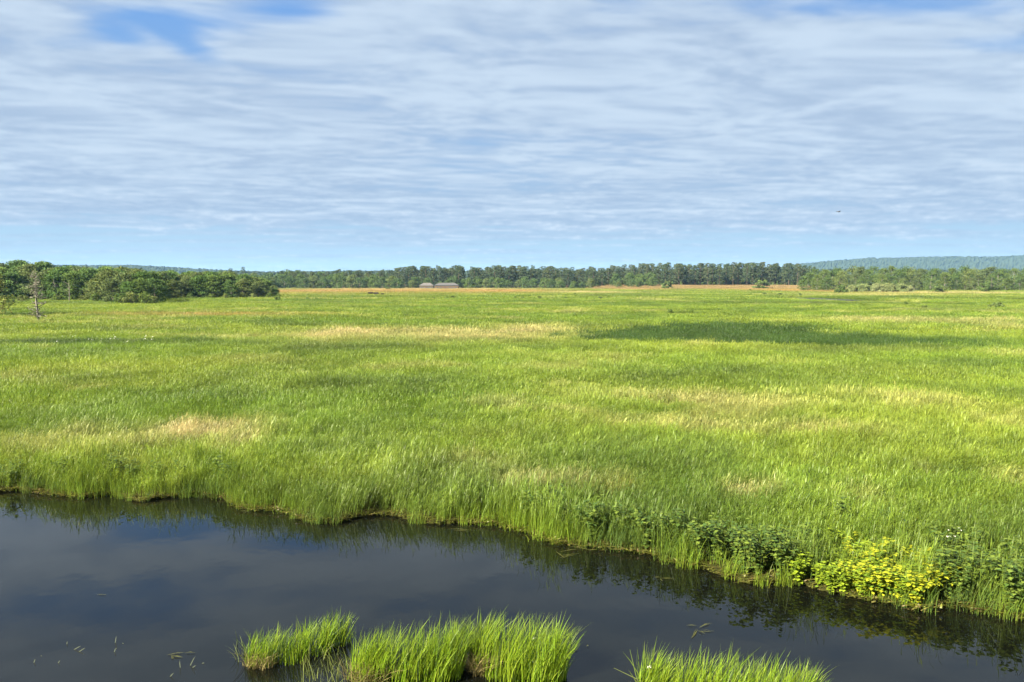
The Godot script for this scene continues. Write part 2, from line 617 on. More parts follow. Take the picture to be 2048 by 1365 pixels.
func make_waterline() -> void:
	var px := [[-2600, 930], [-1200, 950], [-500, 966], [-200, 978], [-60, 984], [0, 985], [45, 982], [95, 986], [170, 994], [230, 989], [282, 1004], [330, 997], [400, 991], [465, 1001], [480, 1014], [525, 1019], [560, 1017], [590, 1034], [625, 1045], [680, 1046], [722, 1034], [780, 1031], [832, 1044], [880, 1050], [922, 1046], [1000, 1049], [1062, 1063], [1100, 1081], [1160, 1090], [1230, 1096], [1290, 1105], [1350, 1125], [1402, 1135], [1450, 1155], [1500, 1168], [1542, 1166], [1602, 1170], [1660, 1186], [1720, 1196], [1790, 1205], [1835, 1216], [1872, 1206], [1930, 1216], [1985, 1228], [2048, 1240], [2300, 1285], [2900, 1365], [4200, 1480]]
	for p in px:
		var q := on_plane(p[0], p[1], 0.0)
		bank.append(Vector2(q.x, q.z))
	# irregular edge between the measured points
	var fine := PackedVector2Array()
	for i in bank.size() - 1:
		var parts := clampi(int(bank[i].distance_to(bank[i + 1]) / 0.12), 1, 12)
		for k in parts:
			var q := bank[i].lerp(bank[i + 1], float(k) / parts)
			if k > 0: q.y += rnd(-0.05, 0.05)
			fine.append(q)
	fine.append(bank[-1])
	bank = fine
	for p in [[1125, 678], [1160, 668], [1200, 663], [1290, 652], [1360, 650], [1430, 646], [1500, 649], [1560, 648], [1640, 656], [1690, 668], [1760, 677], [1860, 680], [1990, 686], [1960, 692], [1880, 694], [1700, 694], [1640, 692], [1560, 690], [1480, 691], [1400, 687], [1300, 684], [1200, 682]]:
		var q := on_plane(p[0], p[1], 0.6)
		rush_poly.append(Vector2(q.x, q.z))
	for p in [[1618, 598, 12, 2.2], [1648, 599, 26, 2.4], [1684, 600, 10, 1.8], [1952, 598, 14, 1.2]]:
		var q := on_plane(p[0], p[1], 0.3)
		var a := on_plane(p[0], p[1] - p[3], 0.3)
		var b := on_plane(p[0], p[1] + p[3], 0.3)
		pools.append([q, p[2] * -q.z / FOCAL, absf(a.z - b.z) * 0.5])
	for p in [[1750, 1165, 165, 46, 0.8], [1480, 1140, 110, 40, 0.9], [1960, 1170, 110, 70, 0.9], [1750, 1085, 130, 30, 0.5], [1085, 1045, 45, 18, 0.7], [1380, 1110, 60, 22, 0.5], [245, 972, 45, 14, 0.7], [25, 970, 35, 12, 0.7], [450, 978, 40, 14, 0.5]]:
		var q := on_plane(p[0], p[1], 0.0)
		var a := on_plane(p[0], p[1] - p[3], 0.0)
		var b := on_plane(p[0], p[1] + p[3], 0.0)
		herb_zones.append([q.x, q.z, p[2] * -q.z / FOCAL, absf(a.z - b.z) * 0.5, p[4]])
	for r in [
		[860, 668, 300, 15, STRAW, 0.5], [1070, 658, 90, 10, STRAW, 0.55], [680, 668, 90, 12, STRAW, 0.5], [960, 676, 150, 8, STRAW, 0.4],
		[390, 858, 110, 16, STRAW, 1.0], [480, 882, 45, 14, STRAW, 0.8], [270, 882, 100, 18, STRAW, 0.4], [60, 885, 110, 26, STRAW, 0.3], [180, 862, 60, 16, STRAW, 0.25],
		[1870, 642, 260, 7, STRAW, 0.45], [2040, 655, 70, 6, STRAW, 0.5], [1750, 640, 80, 5, STRAW, 0.35],
		[1120, 955, 130, 14, STRAW, 0.65], [1060, 968, 60, 10, STRAW, 0.5], [1490, 975, 65, 11, STRAW, 0.8], [1200, 978, 60, 9, RUST, 0.5], [940, 925, 120, 14, STRAW, 0.3], [1720, 990, 60, 16, STRAW, 0.25],
		[1330, 845, 200, 10, STRAW, 0.35], [1640, 858, 140, 12, STRAW, 0.4], [1250, 790, 160, 12, STRAW, 0.25], [1480, 800, 200, 16, STRAW, 0.2], [1850, 810, 160, 12, STRAW, 0.2], [300, 655, 80, 5, STRAW, 0.3],
		[430, 630, 240, 4, RUST, 0.5], [250, 629, 120, 3, RUST, 0.35],
		[780, 581, 260, 4.5, RUST, 1.0], [560, 583, 120, 4, RUST, 0.7], [1000, 582, 130, 3.5, RUST, 0.9], [860, 577, 330, 2.5, STRAW, 0.8], [1180, 585, 110, 2.5, STRAW, 0.6],
		[1440, 575, 160, 3.5, RUST, 1.0], [1240, 577, 60, 3, RUST, 0.9], [1580, 581, 100, 4, RUST, 0.9], [1320, 600, 60, 2.5, STRAW, 0.4], [1900, 586, 200, 2.5, STRAW, 0.7], [1700, 590, 160, 2.5, STRAW, 0.5],
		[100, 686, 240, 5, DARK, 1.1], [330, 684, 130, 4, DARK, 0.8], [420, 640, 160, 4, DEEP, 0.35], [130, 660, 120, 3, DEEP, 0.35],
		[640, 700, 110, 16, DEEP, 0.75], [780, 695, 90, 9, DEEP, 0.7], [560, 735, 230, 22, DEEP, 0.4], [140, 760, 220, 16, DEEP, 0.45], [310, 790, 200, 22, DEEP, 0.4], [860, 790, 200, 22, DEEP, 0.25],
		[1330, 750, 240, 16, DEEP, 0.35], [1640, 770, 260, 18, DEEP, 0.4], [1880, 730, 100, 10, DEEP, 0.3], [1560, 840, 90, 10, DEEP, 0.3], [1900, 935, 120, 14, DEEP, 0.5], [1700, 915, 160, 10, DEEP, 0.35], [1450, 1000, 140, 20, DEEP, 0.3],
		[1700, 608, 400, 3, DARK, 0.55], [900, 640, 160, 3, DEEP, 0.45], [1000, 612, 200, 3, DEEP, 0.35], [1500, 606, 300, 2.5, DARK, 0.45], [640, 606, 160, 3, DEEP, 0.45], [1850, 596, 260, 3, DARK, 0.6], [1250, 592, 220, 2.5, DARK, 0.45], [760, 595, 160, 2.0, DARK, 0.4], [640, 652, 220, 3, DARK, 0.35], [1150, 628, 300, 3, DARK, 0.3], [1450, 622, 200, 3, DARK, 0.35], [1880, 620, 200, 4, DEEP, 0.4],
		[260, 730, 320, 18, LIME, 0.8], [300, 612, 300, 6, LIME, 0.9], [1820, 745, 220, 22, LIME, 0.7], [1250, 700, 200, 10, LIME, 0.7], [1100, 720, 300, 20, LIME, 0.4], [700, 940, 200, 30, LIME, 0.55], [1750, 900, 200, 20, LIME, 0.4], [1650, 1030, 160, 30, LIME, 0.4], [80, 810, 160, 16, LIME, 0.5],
		[640, 690, 60, 8, OLIVE, 0.5], [980, 868, 140, 10, OLIVE, 0.4], [1760, 700, 300, 8, OLIVE, 0.4],
	]:
		add_region(r[0], r[1], r[2], r[3], r[4], r[5])


func make_ground() -> void:
	var s := Shape.new()
	var rows := []
	var cols := PackedVector2Array()
	cols.append(Vector2(-900, bank[0].y)); cols.append_array(bank); cols.append(Vector2(900, bank[-1].y))
	var soil := Color(0.036, 0.036, 0.017)
	for q in cols:
		var p := []
		p.append(Vector3(q.x, -0.6, q.y + 0.03))
		p.append(Vector3(q.x, 0.07 + rnd(-0.02, 0.03), q.y))
		p.append(Vector3(q.x, 0.12, q.y - 0.5))
		for far in [40.0, 90.0, 200.0, 500.0, 1200.0, 7000.0]:
			p.append(Vector3(q.x * maxf(1.0, far / maxf(8.0, -q.y)) if absf(q.x) < 400 else q.x * far / 60.0 if far > 60.0 else q.x, 0.2, -far))
		rows.append(p)
	for i in rows.size() - 1:
		for k in rows[i].size() - 1:
			s.quad(rows[i][k], rows[i][k + 1], rows[i + 1][k + 1], rows[i + 1][k], soil * rnd(0.9, 1.1))
	var fs := Shape.new()
	for i in 30:
		for k in 26:
			var p := []
			for e in [[0, 0], [0, 1], [1, 1], [1, 0]]:
				var x: float = 50.0 + (i + e[0]) * 8.0
				var z: float = -535.0 - (k + e[1]) * 8.0
				p.append(Vector3(x, 0.205 + rise(x, z), z))
			fs.quad(p[0], p[1], p[2], p[3], Color(0.16, 0.11, 0.045))
	var m := plain(Color.WHITE, 0.95, 0.2)
	tag(put(fs, "dry_field", m, self), "low swell of dry ground in front of the pines", "", "", "structure")
	var tex := NoiseTexture2D.new()
	tex.width = 512; tex.height = 512; tex.seamless = true
	tex.noise = noise(71, 0.02, 5)
	var ramp := Gradient.new()
	ramp.colors = [Color(0.45, 0.42, 0.36), Color(0.85, 0.90, 0.62), Color(1.0, 0.95, 0.8)]
	ramp.offsets = [0.0, 0.55, 1.0]
	tex.color_ramp = ramp
	m.albedo_texture = tex
	m.uv1_triplanar = true
	m.uv1_world_triplanar = true
	m.uv1_scale = Vector3(0.31, 0.31, 0.31)
	tag(put(s, "ground", m, self), "dark peaty meadow soil beneath the grass", "", "", "structure")


func make_water() -> void:
	var s := Shape.new()
	s.quad(Vector3(-900, 0, -40), Vector3(900, 0, -40), Vector3(900, 0, 60), Vector3(-900, 0, 60), Color.WHITE, Vector3.UP)
	var m := plain(Color(0.0022, 0.0026, 0.0018), 0.02, 0.39)
	var tex := NoiseTexture2D.new()
	tex.width = 512; tex.height = 512; tex.seamless = true
	tex.noise = noise(81, 0.012, 3)
	m.heightmap_enabled = true
	m.heightmap_texture = tex
	m.heightmap_scale = 0.06
	m.uv1_triplanar = true
	m.uv1_world_triplanar = true
	m.uv1_scale = Vector3(0.33, 0.33, 0.33)
	M.water = m
	tag(put(s, "river_water", m, self), "dark still river water mirroring the sky", "", "", "structure")
	var pm := plain(Color(0.02, 0.022, 0.02), 0.45, 0.5)
	for p in pools:
		var q := Shape.new()
		var ring := []
		for k in 28:
			var w := TAU * k / 28.0
			var r := 1.0 + 0.22 * sin(w * 3.0 + p[1]) + rnd(-0.08, 0.08)
			ring.append(p[0] + Vector3(cos(w) * p[1] * r, 0, sin(w) * p[2] * r))
		for k in 28:
			q.tri(Vector3(p[0].x, 0.34, p[0].z), Vector3(ring[k].x, 0.34, ring[k].z), Vector3(ring[(k + 1) % 28].x, 0.34, ring[(k + 1) % 28].z), Color.WHITE, Vector3.UP)
		tag(put(q, "pool_water", pm, self), "small flooded pool in the far marsh", "", "", "structure")


func make_hills() -> void:
	var hn := noise(91, 0.012, 3)
	for d in [
		["hill", 4200.0, [[1480, 566], [1545, 541], [1580, 531], [1630, 526], [1690, 521], [1740, 517], [1800, 517], [1860, 515], [1920, 514], [1980, 515], [2048, 512], [2200, 510], [2500, 520], [3000, 545]], "long wooded ridge, blue with distance, above the right-hand wood"],
		["hill", 3000.0, [[-900, 540], [-300, 528], [100, 531], [200, 532], [260, 531], [310, 534], [380, 538], [440, 541], [500, 545], [560, 549], [700, 560]], "low wooded rise, blue with distance, behind the alder wood"],
		["hill", 1700.0, [[150, 562], [400, 547], [470, 543], [560, 545], [700, 543], [900, 543], [1200, 543], [1500, 540], [1650, 540], [1900, 541], [2200, 540], [2500, 560]], "flat far woodland behind the pine belt"],
	]:
		var s := Shape.new()
		var dep: float = d[1]
		var list: Array = d[2]
		var step := 1.6
		var cols := []
		var px: float = list[0][0]
		while px <= list[-1][0]:
			var p := at_depth(px, along(list, px), dep)
			var crown := hn.get_noise_2d(px * 14.0, dep) * 0.5 + rnd(0.0, 1.0)
			var top := p.y + crown * dep * 0.0011
			var col := []
			for r in 15:
				var f := r / 14.0
				var bump := Vector3(rnd(-1, 1), rnd(-1, 1), rnd(-1, 1)) * Vector3(1.0, 0.8, 3.0) * dep * 0.0009
				col.append(Vector3(p.x * (1.0 - 0.10 * (1.0 - f)), lerpf(0.0, top, sin(f * PI * 0.5)), -dep * (1.0 - 0.10 * (1.0 - f))) + (bump if r > 0 else Vector3.ZERO))
			col.append(Vector3(p.x * 1.1, -5.0, -dep * 1.12))
			cols.append(col)
			px += step * (1.0 if px > -60.0 and px < 2120.0 else 6.0)
		for i in cols.size() - 1:
			for r in 15:
				var k := rnd(0.9, 1.1)
				s.quad(cols[i][r], cols[i][r + 1], cols[i + 1][r + 1], cols[i + 1][r], Color(0.024 * k, 0.036 * k, 0.018 * k))
		tag(put(s, d[0], M.bark, self), d[3], "", "", "structure")


func make_meadow() -> void:
	var root := base_node("meadow_grass", Vector3.ZERO)
	tag(root, "tall wind-combed meadow grass covering the marsh to the far woods", "grass", "", "stuff")
	var rush := base_node("rush_stand", Vector3.ZERO)
	tag(rush, "dark green stand of rushes spreading as a patch in the lighter meadow", "rushes", "", "stuff")
	# near to far: from, to, spacing, patch size, stems, width, low, high, share of seed heads, leaf length
	for lv in [[12.0, 34.0, 0.30, 0.62, 30, 0.0105, 0.30, 0.66, 0.085, 0.20], [34.0, 80.0, 0.62, 1.4, 84, 0.0165, 0.30, 0.66, 0.06, 0.22], [80.0, 230.0, 1.35, 2.8, 110, 0.035, 0.32, 0.66, 0.06, 0.28], [230.0, 740.0, 3.6, 7.5, 150, 0.085, 0.32, 0.66, 0.05, 0.36]]:
		var meshes := []
		for k in 5: meshes.append(grass_patch(lv[3], lv[4], lv[5], lv[6], lv[7], lv[8], lv[9]))
		var got := meadow_level(lv[0], lv[1], lv[2], 2.0 + lv[3], false)
		multi(meshes, got[0], got[1], M.grass, root, "blades")
		if lv[0] > 30.0 and lv[0] < 200.0:
			var rm := []
			for k in 3: rm.append(grass_patch(lv[3], lv[4], lv[5] * 0.8, lv[6] * 1.1, lv[7] * 1.1, 0.0, lv[9]))
			var r2 := meadow_level(lv[0], lv[1], lv[2], 2.0, true)
			multi(rm, r2[0], r2[1], M.grass, rush, "stems")
		print(lv[0], " ", got[0].size())


func make_bank_plants() -> void:
	# upright sedge along the waterline
	var root := base_node("bank_sedge", Vector3.ZERO)
	tag(root, "bright upright sedge fringe standing along the far waterline", "sedge", "", "stuff")
	var meshes := []
	for k in 4:
		var s := Shape.new()
		for i in 30:
			blade(s, Vector3(rnd(-0.2, 0.2), -0.12, rnd(-0.2, 0.2)), rnd(0.35, 0.85), rnd(0.009, 0.017), Vector3(rnd(-0.15, 0.35), 0, rnd(-0.2, 0.35)), blade_tone(), 4)
		for i in 8:
			blade(s, Vector3(rnd(-0.22, 0.22), -0.1, rnd(-0.1, 0.3)), rnd(0.25, 0.5), 0.014, Vector3(rnd(-0.7, 0.7), 0, rnd(0.2, 0.9)), Color(2.3, 1.4, 3.2) * rnd(0.5, 1.0), 4)
		meshes.append(s.mesh())
	var places := []
	var tints := []
	var x := -24.0
	while x < 15.0:
		var z := bank_z(x)
		var grow := n_mid.get_noise_2d(x * 3.0, 7.0)
		for row in 4:
			var zz := z + 0.06 - row * 0.22 + rnd(-0.12, 0.12)
			if rng.randf() < 0.25 + maxf(0.0, -grow) * 1.3 or rng.randf() < 0.85 * herb_cover(x, zz): continue
			var bs := Basis(Vector3.UP, rnd(-0.8, 0.8)).scaled(Vector3.ONE * rnd(0.55, 1.1) * (0.95 + grow * 0.5))
			places.append(Transform3D(bs, Vector3(x + rnd(-0.1, 0.1), 0.06, zz)))
			tints.append(Color(0.135, 0.20, 0.018).lerp(Color(0.075, 0.12, 0.024), clampf(0.3 + n_mid.get_noise_2d(x * 2.0, 40.0) * 1.6, 0.0, 1.0)) * rnd(0.85, 1.15))
		x += 0.15
	multi(meshes, places, tints, M.grass, root, "blades")
	# moss and rotting stems at the edge
	var mat_root := base_node("moss_mat", Vector3.ZERO)
	tag(mat_root, "yellow-green moss and trailing stems at the foot of the far bank", "moss", "", "stuff")
	var s := Shape.new()
	x = -22.0
	while x < 14.0:
		var w := clampf(n_mid.get_noise_2d(x * 2.2, 90.0) * 1.5 + 0.32, 0.12, 0.7)
		if w > 0.10:
			for i in 26:
				var at := Vector3(x + rnd(-0.15, 0.15), rnd(0.02, 0.11), bank_z(x) + rnd(-0.35, w * 0.5))
				var c := Color(0.135, 0.155, 0.024).lerp(Color(0.13, 0.095, 0.040), pow(rng.randf(), 1.6)) * rnd(0.5, 1.1)
				blade(s, at, rnd(0.03, 0.09), rnd(0.02, 0.05), Vector3(rnd(-4, 4), 0, rnd(-1, 2)), c, 3)
		x += 0.1
	put(s, "moss", M.grass, mat_root)
	# leafy herbs: proto plants, each a thing
	var herbs := []
	for k in 4: herbs.append(herb("leafy_herb", 0.95, Color(0.062, 0.108, 0.024), Color(0.125, 0.175, 0.03), 0.42, 130))
	var used := [false, false, false, false]
	var n := 0
	var hs := []
	for k in 34:
		var hx := 1400 + k * 19.5 + rnd(-6, 6)
		if (hx < 1570 or hx > 1880) and rng.randf() < 0.85: hs.append([hx, 1134 + k * 3.0 - rnd(0, 26)])
	for k in 7: hs.append([1050 + k * 50 + rnd(-16, 16), 1062 + k * 9.2 - rnd(0, 26)])
	for p in hs + [[1515, 1150], [1545, 1140], [1500, 1125], [1570, 1155], [1475, 1130], [1600, 1150], [1890, 1150], [1925, 1165], [1960, 1185], [1900, 1110], [1945, 1130], [1990, 1200], [2030, 1190], [2010, 1150], [1860, 1100], [1085, 1035], [1070, 1050], [1130, 1060], [1200, 1075], [1290, 1090], [1370, 1105], [1390, 1118], [240, 968], [262, 975], [225, 962], [130, 972], [30, 968], [20, 975], [360, 970], [440, 975], [460, 985], [310, 975], [1760, 1085], [1690, 1075], [1810, 1100], [1530, 1120], [1560, 1130], [1615, 1130], [1450, 1110], [1420, 1120], [1975, 1160], [1880, 1130], [2040, 1210], [1920, 1190], [1110, 1040], [1060, 1035], [1340, 1100], [1250, 1080]]:
		var o: Node3D = copy_of(herbs, used, n % 4)
		n += 1
		var q := on_plane(p[0], p[1], 0.1)
		q.z = minf(q.z, bank_z(q.x) - 0.05)
		o.position = Vector3(q.x, 0.08, q.z)
		o.rotation.y = rnd(0, TAU)
		o.scale = Vector3.ONE * rnd(0.75, 1.1)
		tag(o, "dark green broad-leaved herb beside the yellow-leaved plants on the bank" if p[0] > 1440 else "dark green broad-leaved herb in the sedge where the bank bulges" if p[0] > 900 else "dark green broad-leaved herb on the bank below the pale seed heads", "herb", "dark herbs along the far bank")
	var yel := []
	for k in 4: yel.append(herb("yellow_leaved_plant", 0.72, [Color(0.32, 0.345, 0.024), Color(0.20, 0.27, 0.022)][k % 2], Color(0.12, 0.19, 0.02), 0.28, 150, 1.05))
	used = [false, false, false, false]
	n = 0
	for p in [[1620, 1150], [1650, 1140], [1690, 1165], [1700, 1130], [1735, 1170], [1760, 1150], [1745, 1120], [1780, 1180], [1800, 1165], [1820, 1195], [1845, 1200], [1835, 1170], [1790, 1195], [1870, 1185], [1805, 1140], [1720, 1185], [1760, 1190], [1850, 1150], [1890, 1190], [1590, 1150], [1605, 1120], [1630, 1110], [1575, 1135], [1655, 1110], [1685, 1105], [1715, 1110], [1680, 1140], [1600, 1165], [1640, 1170], [1670, 1150], [1715, 1150], [1770, 1170], [1810, 1205], [1830, 1208], [1855, 1178], [1775, 1135], [1725, 1140], [1660, 1175], [1700, 1180], [1745, 1195], [1820, 1210], [1800, 1204], [1840, 1212], [1770, 1200], [1730, 1192], [1690, 1186], [1665, 1180], [1785, 1160], [1815, 1180], [1750, 1165], [1710, 1168], [1860, 1196], [1835, 1190]]:
		var o: Node3D = copy_of(yel, used, (n % 2) * 2 + (1 if p[0] < 1700 or n % 4 == 0 else 0))
		n += 1
		var q := on_plane(p[0], p[1], 0.1)
		q.z = minf(q.z, bank_z(q.x) + 0.06)
		o.position = Vector3(q.x, 0.05, q.z)
		o.rotation.y = rnd(0, TAU)
		o.scale = Vector3.ONE * rnd(0.7, 1.05)
		tag(o, "lime-leaved plant at the bank among the bright yellow ones" if p[0] < 1700 or (n - 1) % 4 == 0 else "bright yellow-leaved plant overhanging the water at the bank", "plant", "yellow-leaved plants on the bank")


func herb(called: String, h: float, col: Color, other: Color, mix: float, leaves: int, big := 1.0) -> Node3D:
	var root := base_node(called, Vector3.ZERO)
	var st := Shape.new()
	var lf := Shape.new()
	for i in 7:
		var ang := rnd(0, TAU)
		var tip := Vector3(cos(ang) * rnd(0.08, 0.3), h * rnd(0.65, 1.0), sin(ang) * rnd(0.08, 0.3))
		var mid := tip * Vector3(0.4, 0.55, 0.4)
		tube(st, [Vector3(cos(ang) * 0.04, -0.1, sin(ang) * 0.04), mid, tip], [0.006, 0.005, 0.002], 4, other * 0.8)
		for k in leaves / 7:
			var t := pow(rng.randf(), 0.7)
			var at: Vector3 = mid.lerp(tip, (t - 0.5) * 2.0) if t > 0.5 else Vector3.ZERO.lerp(mid, t * 2.0)
			var a2 := rnd(0, TAU)
			var out := Vector3(cos(a2), rnd(-0.15, 0.45), sin(a2)).normalized()
			var l := rnd(0.06, 0.13) * big
			var side := out.cross(Vector3.UP).normalized() * l * 0.42
			var c := (col if rng.randf() > mix else other) * rnd(0.75, 1.2)
			var p0 := at + out * 0.02
			lf.tri(p0, p0 + out * l * 0.5 + side, p0 + out * l + Vector3(0, -l * 0.2, 0), c)
			lf.tri(p0, p0 + out * l + Vector3(0, -l * 0.2, 0), p0 + out * l * 0.5 - side, c)
	put(st, "stems", M.grass, root)
	put(lf, "foliage", M.grass, root)
	return root


func make_sedge_islands() -> void:
	# clumps in the river: footprint ellipses by pixel on the water [px, py, rx, ry], blades, height, label
	var list := [
		[[[520, 1328, 32, 10], [570, 1320, 45, 13], [625, 1303, 40, 13], [668, 1286, 34, 11]], 900, 0.70, "bright green sedge clump in the river, the low one that thins out to scattered stems"],
		[[[735, 1362, 40, 16], [800, 1358, 62, 24], [870, 1352, 55, 24], [905, 1338, 26, 16]], 1900, 0.98, "bright green sedge clump in the river, densest one between the two others"],
		[[[960, 1335, 24, 16], [1010, 1342, 50, 30], [1070, 1350, 50, 28], [1105, 1356, 28, 18]], 1900, 1.02, "bright green sedge clump in the river dotted with small white flowers"],
		[[[1300, 1398, 30, 14], [1370, 1402, 60, 26], [1450, 1408, 70, 26], [1530, 1418, 60, 22], [1590, 1428, 40, 14]], 2100, 0.88, "wide sedge clump standing alone in the river with one stray stem bent sideways"],
	]
	for k in list.size():
		var d = list[k]
		var c0 := on_plane(d[0][1][0], d[0][1][1], 0.0)
		var root := base_node("sedge_clump", c0)
		tag(root, d[3], "sedge clump", "sedge clumps in the river")
		var g := Shape.new()
		var dry := Shape.new()
		for i in d[1]:
			var e = d[0][i % d[0].size()]
			var a := rnd(0, TAU)
			var r := sqrt(rng.randf())
			var p := on_plane(e[0] + cos(a) * r * e[2], e[1] + sin(a) * r * e[3], 0.0) - c0
			var h: float = d[2] * rnd(0.42, 1.16) * (1.0 - 0.25 * r)
			var b := rnd(0.7, 1.25)
			var c := Color(0.118, 0.212, 0.010).lerp(Color(0.175, 0.230, 0.018), rng.randf()) * b
			if rng.randf() < 0.10: c = Color(0.07, 0.11, 0.03) * b
			blade(g, p + Vector3(0, -0.06, 0), h, rnd(0.008, 0.0135), Vector3(rnd(-0.05, 0.45), 0, rnd(-0.25, 0.2)), c, 5)
			if i % 14 == 0:
				blade(g, p + Vector3(0, -0.06, 0), h, rnd(0.007, 0.012), Vector3(rnd(-0.5, 0.8), 0, rnd(-0.4, 0.4)), c * 0.9, 5)
			if i % 4 == 0:
				blade(dry, p + Vector3(rnd(-0.06, 0.06), -0.04, rnd(0.0, 0.10)), rnd(0.2, 0.55) * d[2], rnd(0.008, 0.014), Vector3(rnd(-0.8, 0.9), 0, rnd(-0.2, 0.8)), Color(0.26, 0.22, 0.09) * rnd(0.4, 1.1), 4)
		put(g, "leaf_blades", M.grass, root).set_meta("kind", "stuff")
		put(dry, "dry_blades", M.grass, root).set_meta("kind", "stuff")
		var fl := [[], [], [[1067, 1277], [1105, 1349], [1158, 1352]], [[1300, 1335]]]
		for f in fl[k]:
			var p := at_depth(f[0], f[1], -c0.z + 0.1) - c0
			var w := Shape.new()
			for i in 9:
				leaf(w, p + Vector3(rnd(-0.03, 0.03), rnd(-0.008, 0.012), rnd(-0.03, 0.03)), 0.016, Color(0.78, 0.76, 0.72), Vector3.UP)
			tube(w, [Vector3(p.x - 0.02, 0.0, p.z), p], [0.004, 0.003], 4, Color(0.10, 0.16, 0.03))
			put(w, "white_flower", M.grass, root)
		if k == 3:
			var st := Shape.new()
			var a := on_plane(1330, 1400, 0.0) - c0
			var tip := at_depth(1228, 1337, -c0.z) - c0
			tube(st, [a, a.lerp(tip, 0.45) + Vector3(0, 0.06, 0), tip], [0.011, 0.009, 0.003], 5, Color(0.17, 0.20, 0.07))
			var t2 := at_depth(1260, 1300, -c0.z) - c0
			tube(st, [on_plane(1290, 1400, 0.0) - c0, at_depth(1272, 1350, -c0.z) - c0, t2], [0.011, 0.009, 0.003], 5, Color(0.11, 0.16, 0.04))
			put(st, "stray_stem", M.grass, root)
	# loose stems between the first two clumps
	var fr := base_node("scattered_sedge", on_plane(660, 1345, 0.0))
	tag(fr, "thin scattered sedge stems in the water beside the low clump", "sedge", "", "stuff")
	var s := Shape.new()
	for i in 150:
		var p := on_plane(rnd(600, 760), rnd(1310, 1385), 0.0) - fr.position
		blade(s, p + Vector3(0, -0.03, 0), rnd(0.15, 0.5), rnd(0.007, 0.013), Vector3(rnd(-0.5, 0.7), 0, rnd(-0.3, 0.4)), Color(0.15, 0.18, 0.05) * rnd(0.6, 1.2), 4)
	for i in 26:
		var p := on_plane(rnd(470, 520), rnd(1290, 1330), 0.0) - fr.position
		blade(s, p + Vector3(0, -0.03, 0), rnd(0.15, 0.36), rnd(0.007, 0.012), Vector3(rnd(-0.7, 0.3), 0, rnd(-0.3, 0.3)), Color(0.12, 0.15, 0.05) * rnd(0.6, 1.2), 4)
	put(s, "stems", M.grass, fr)


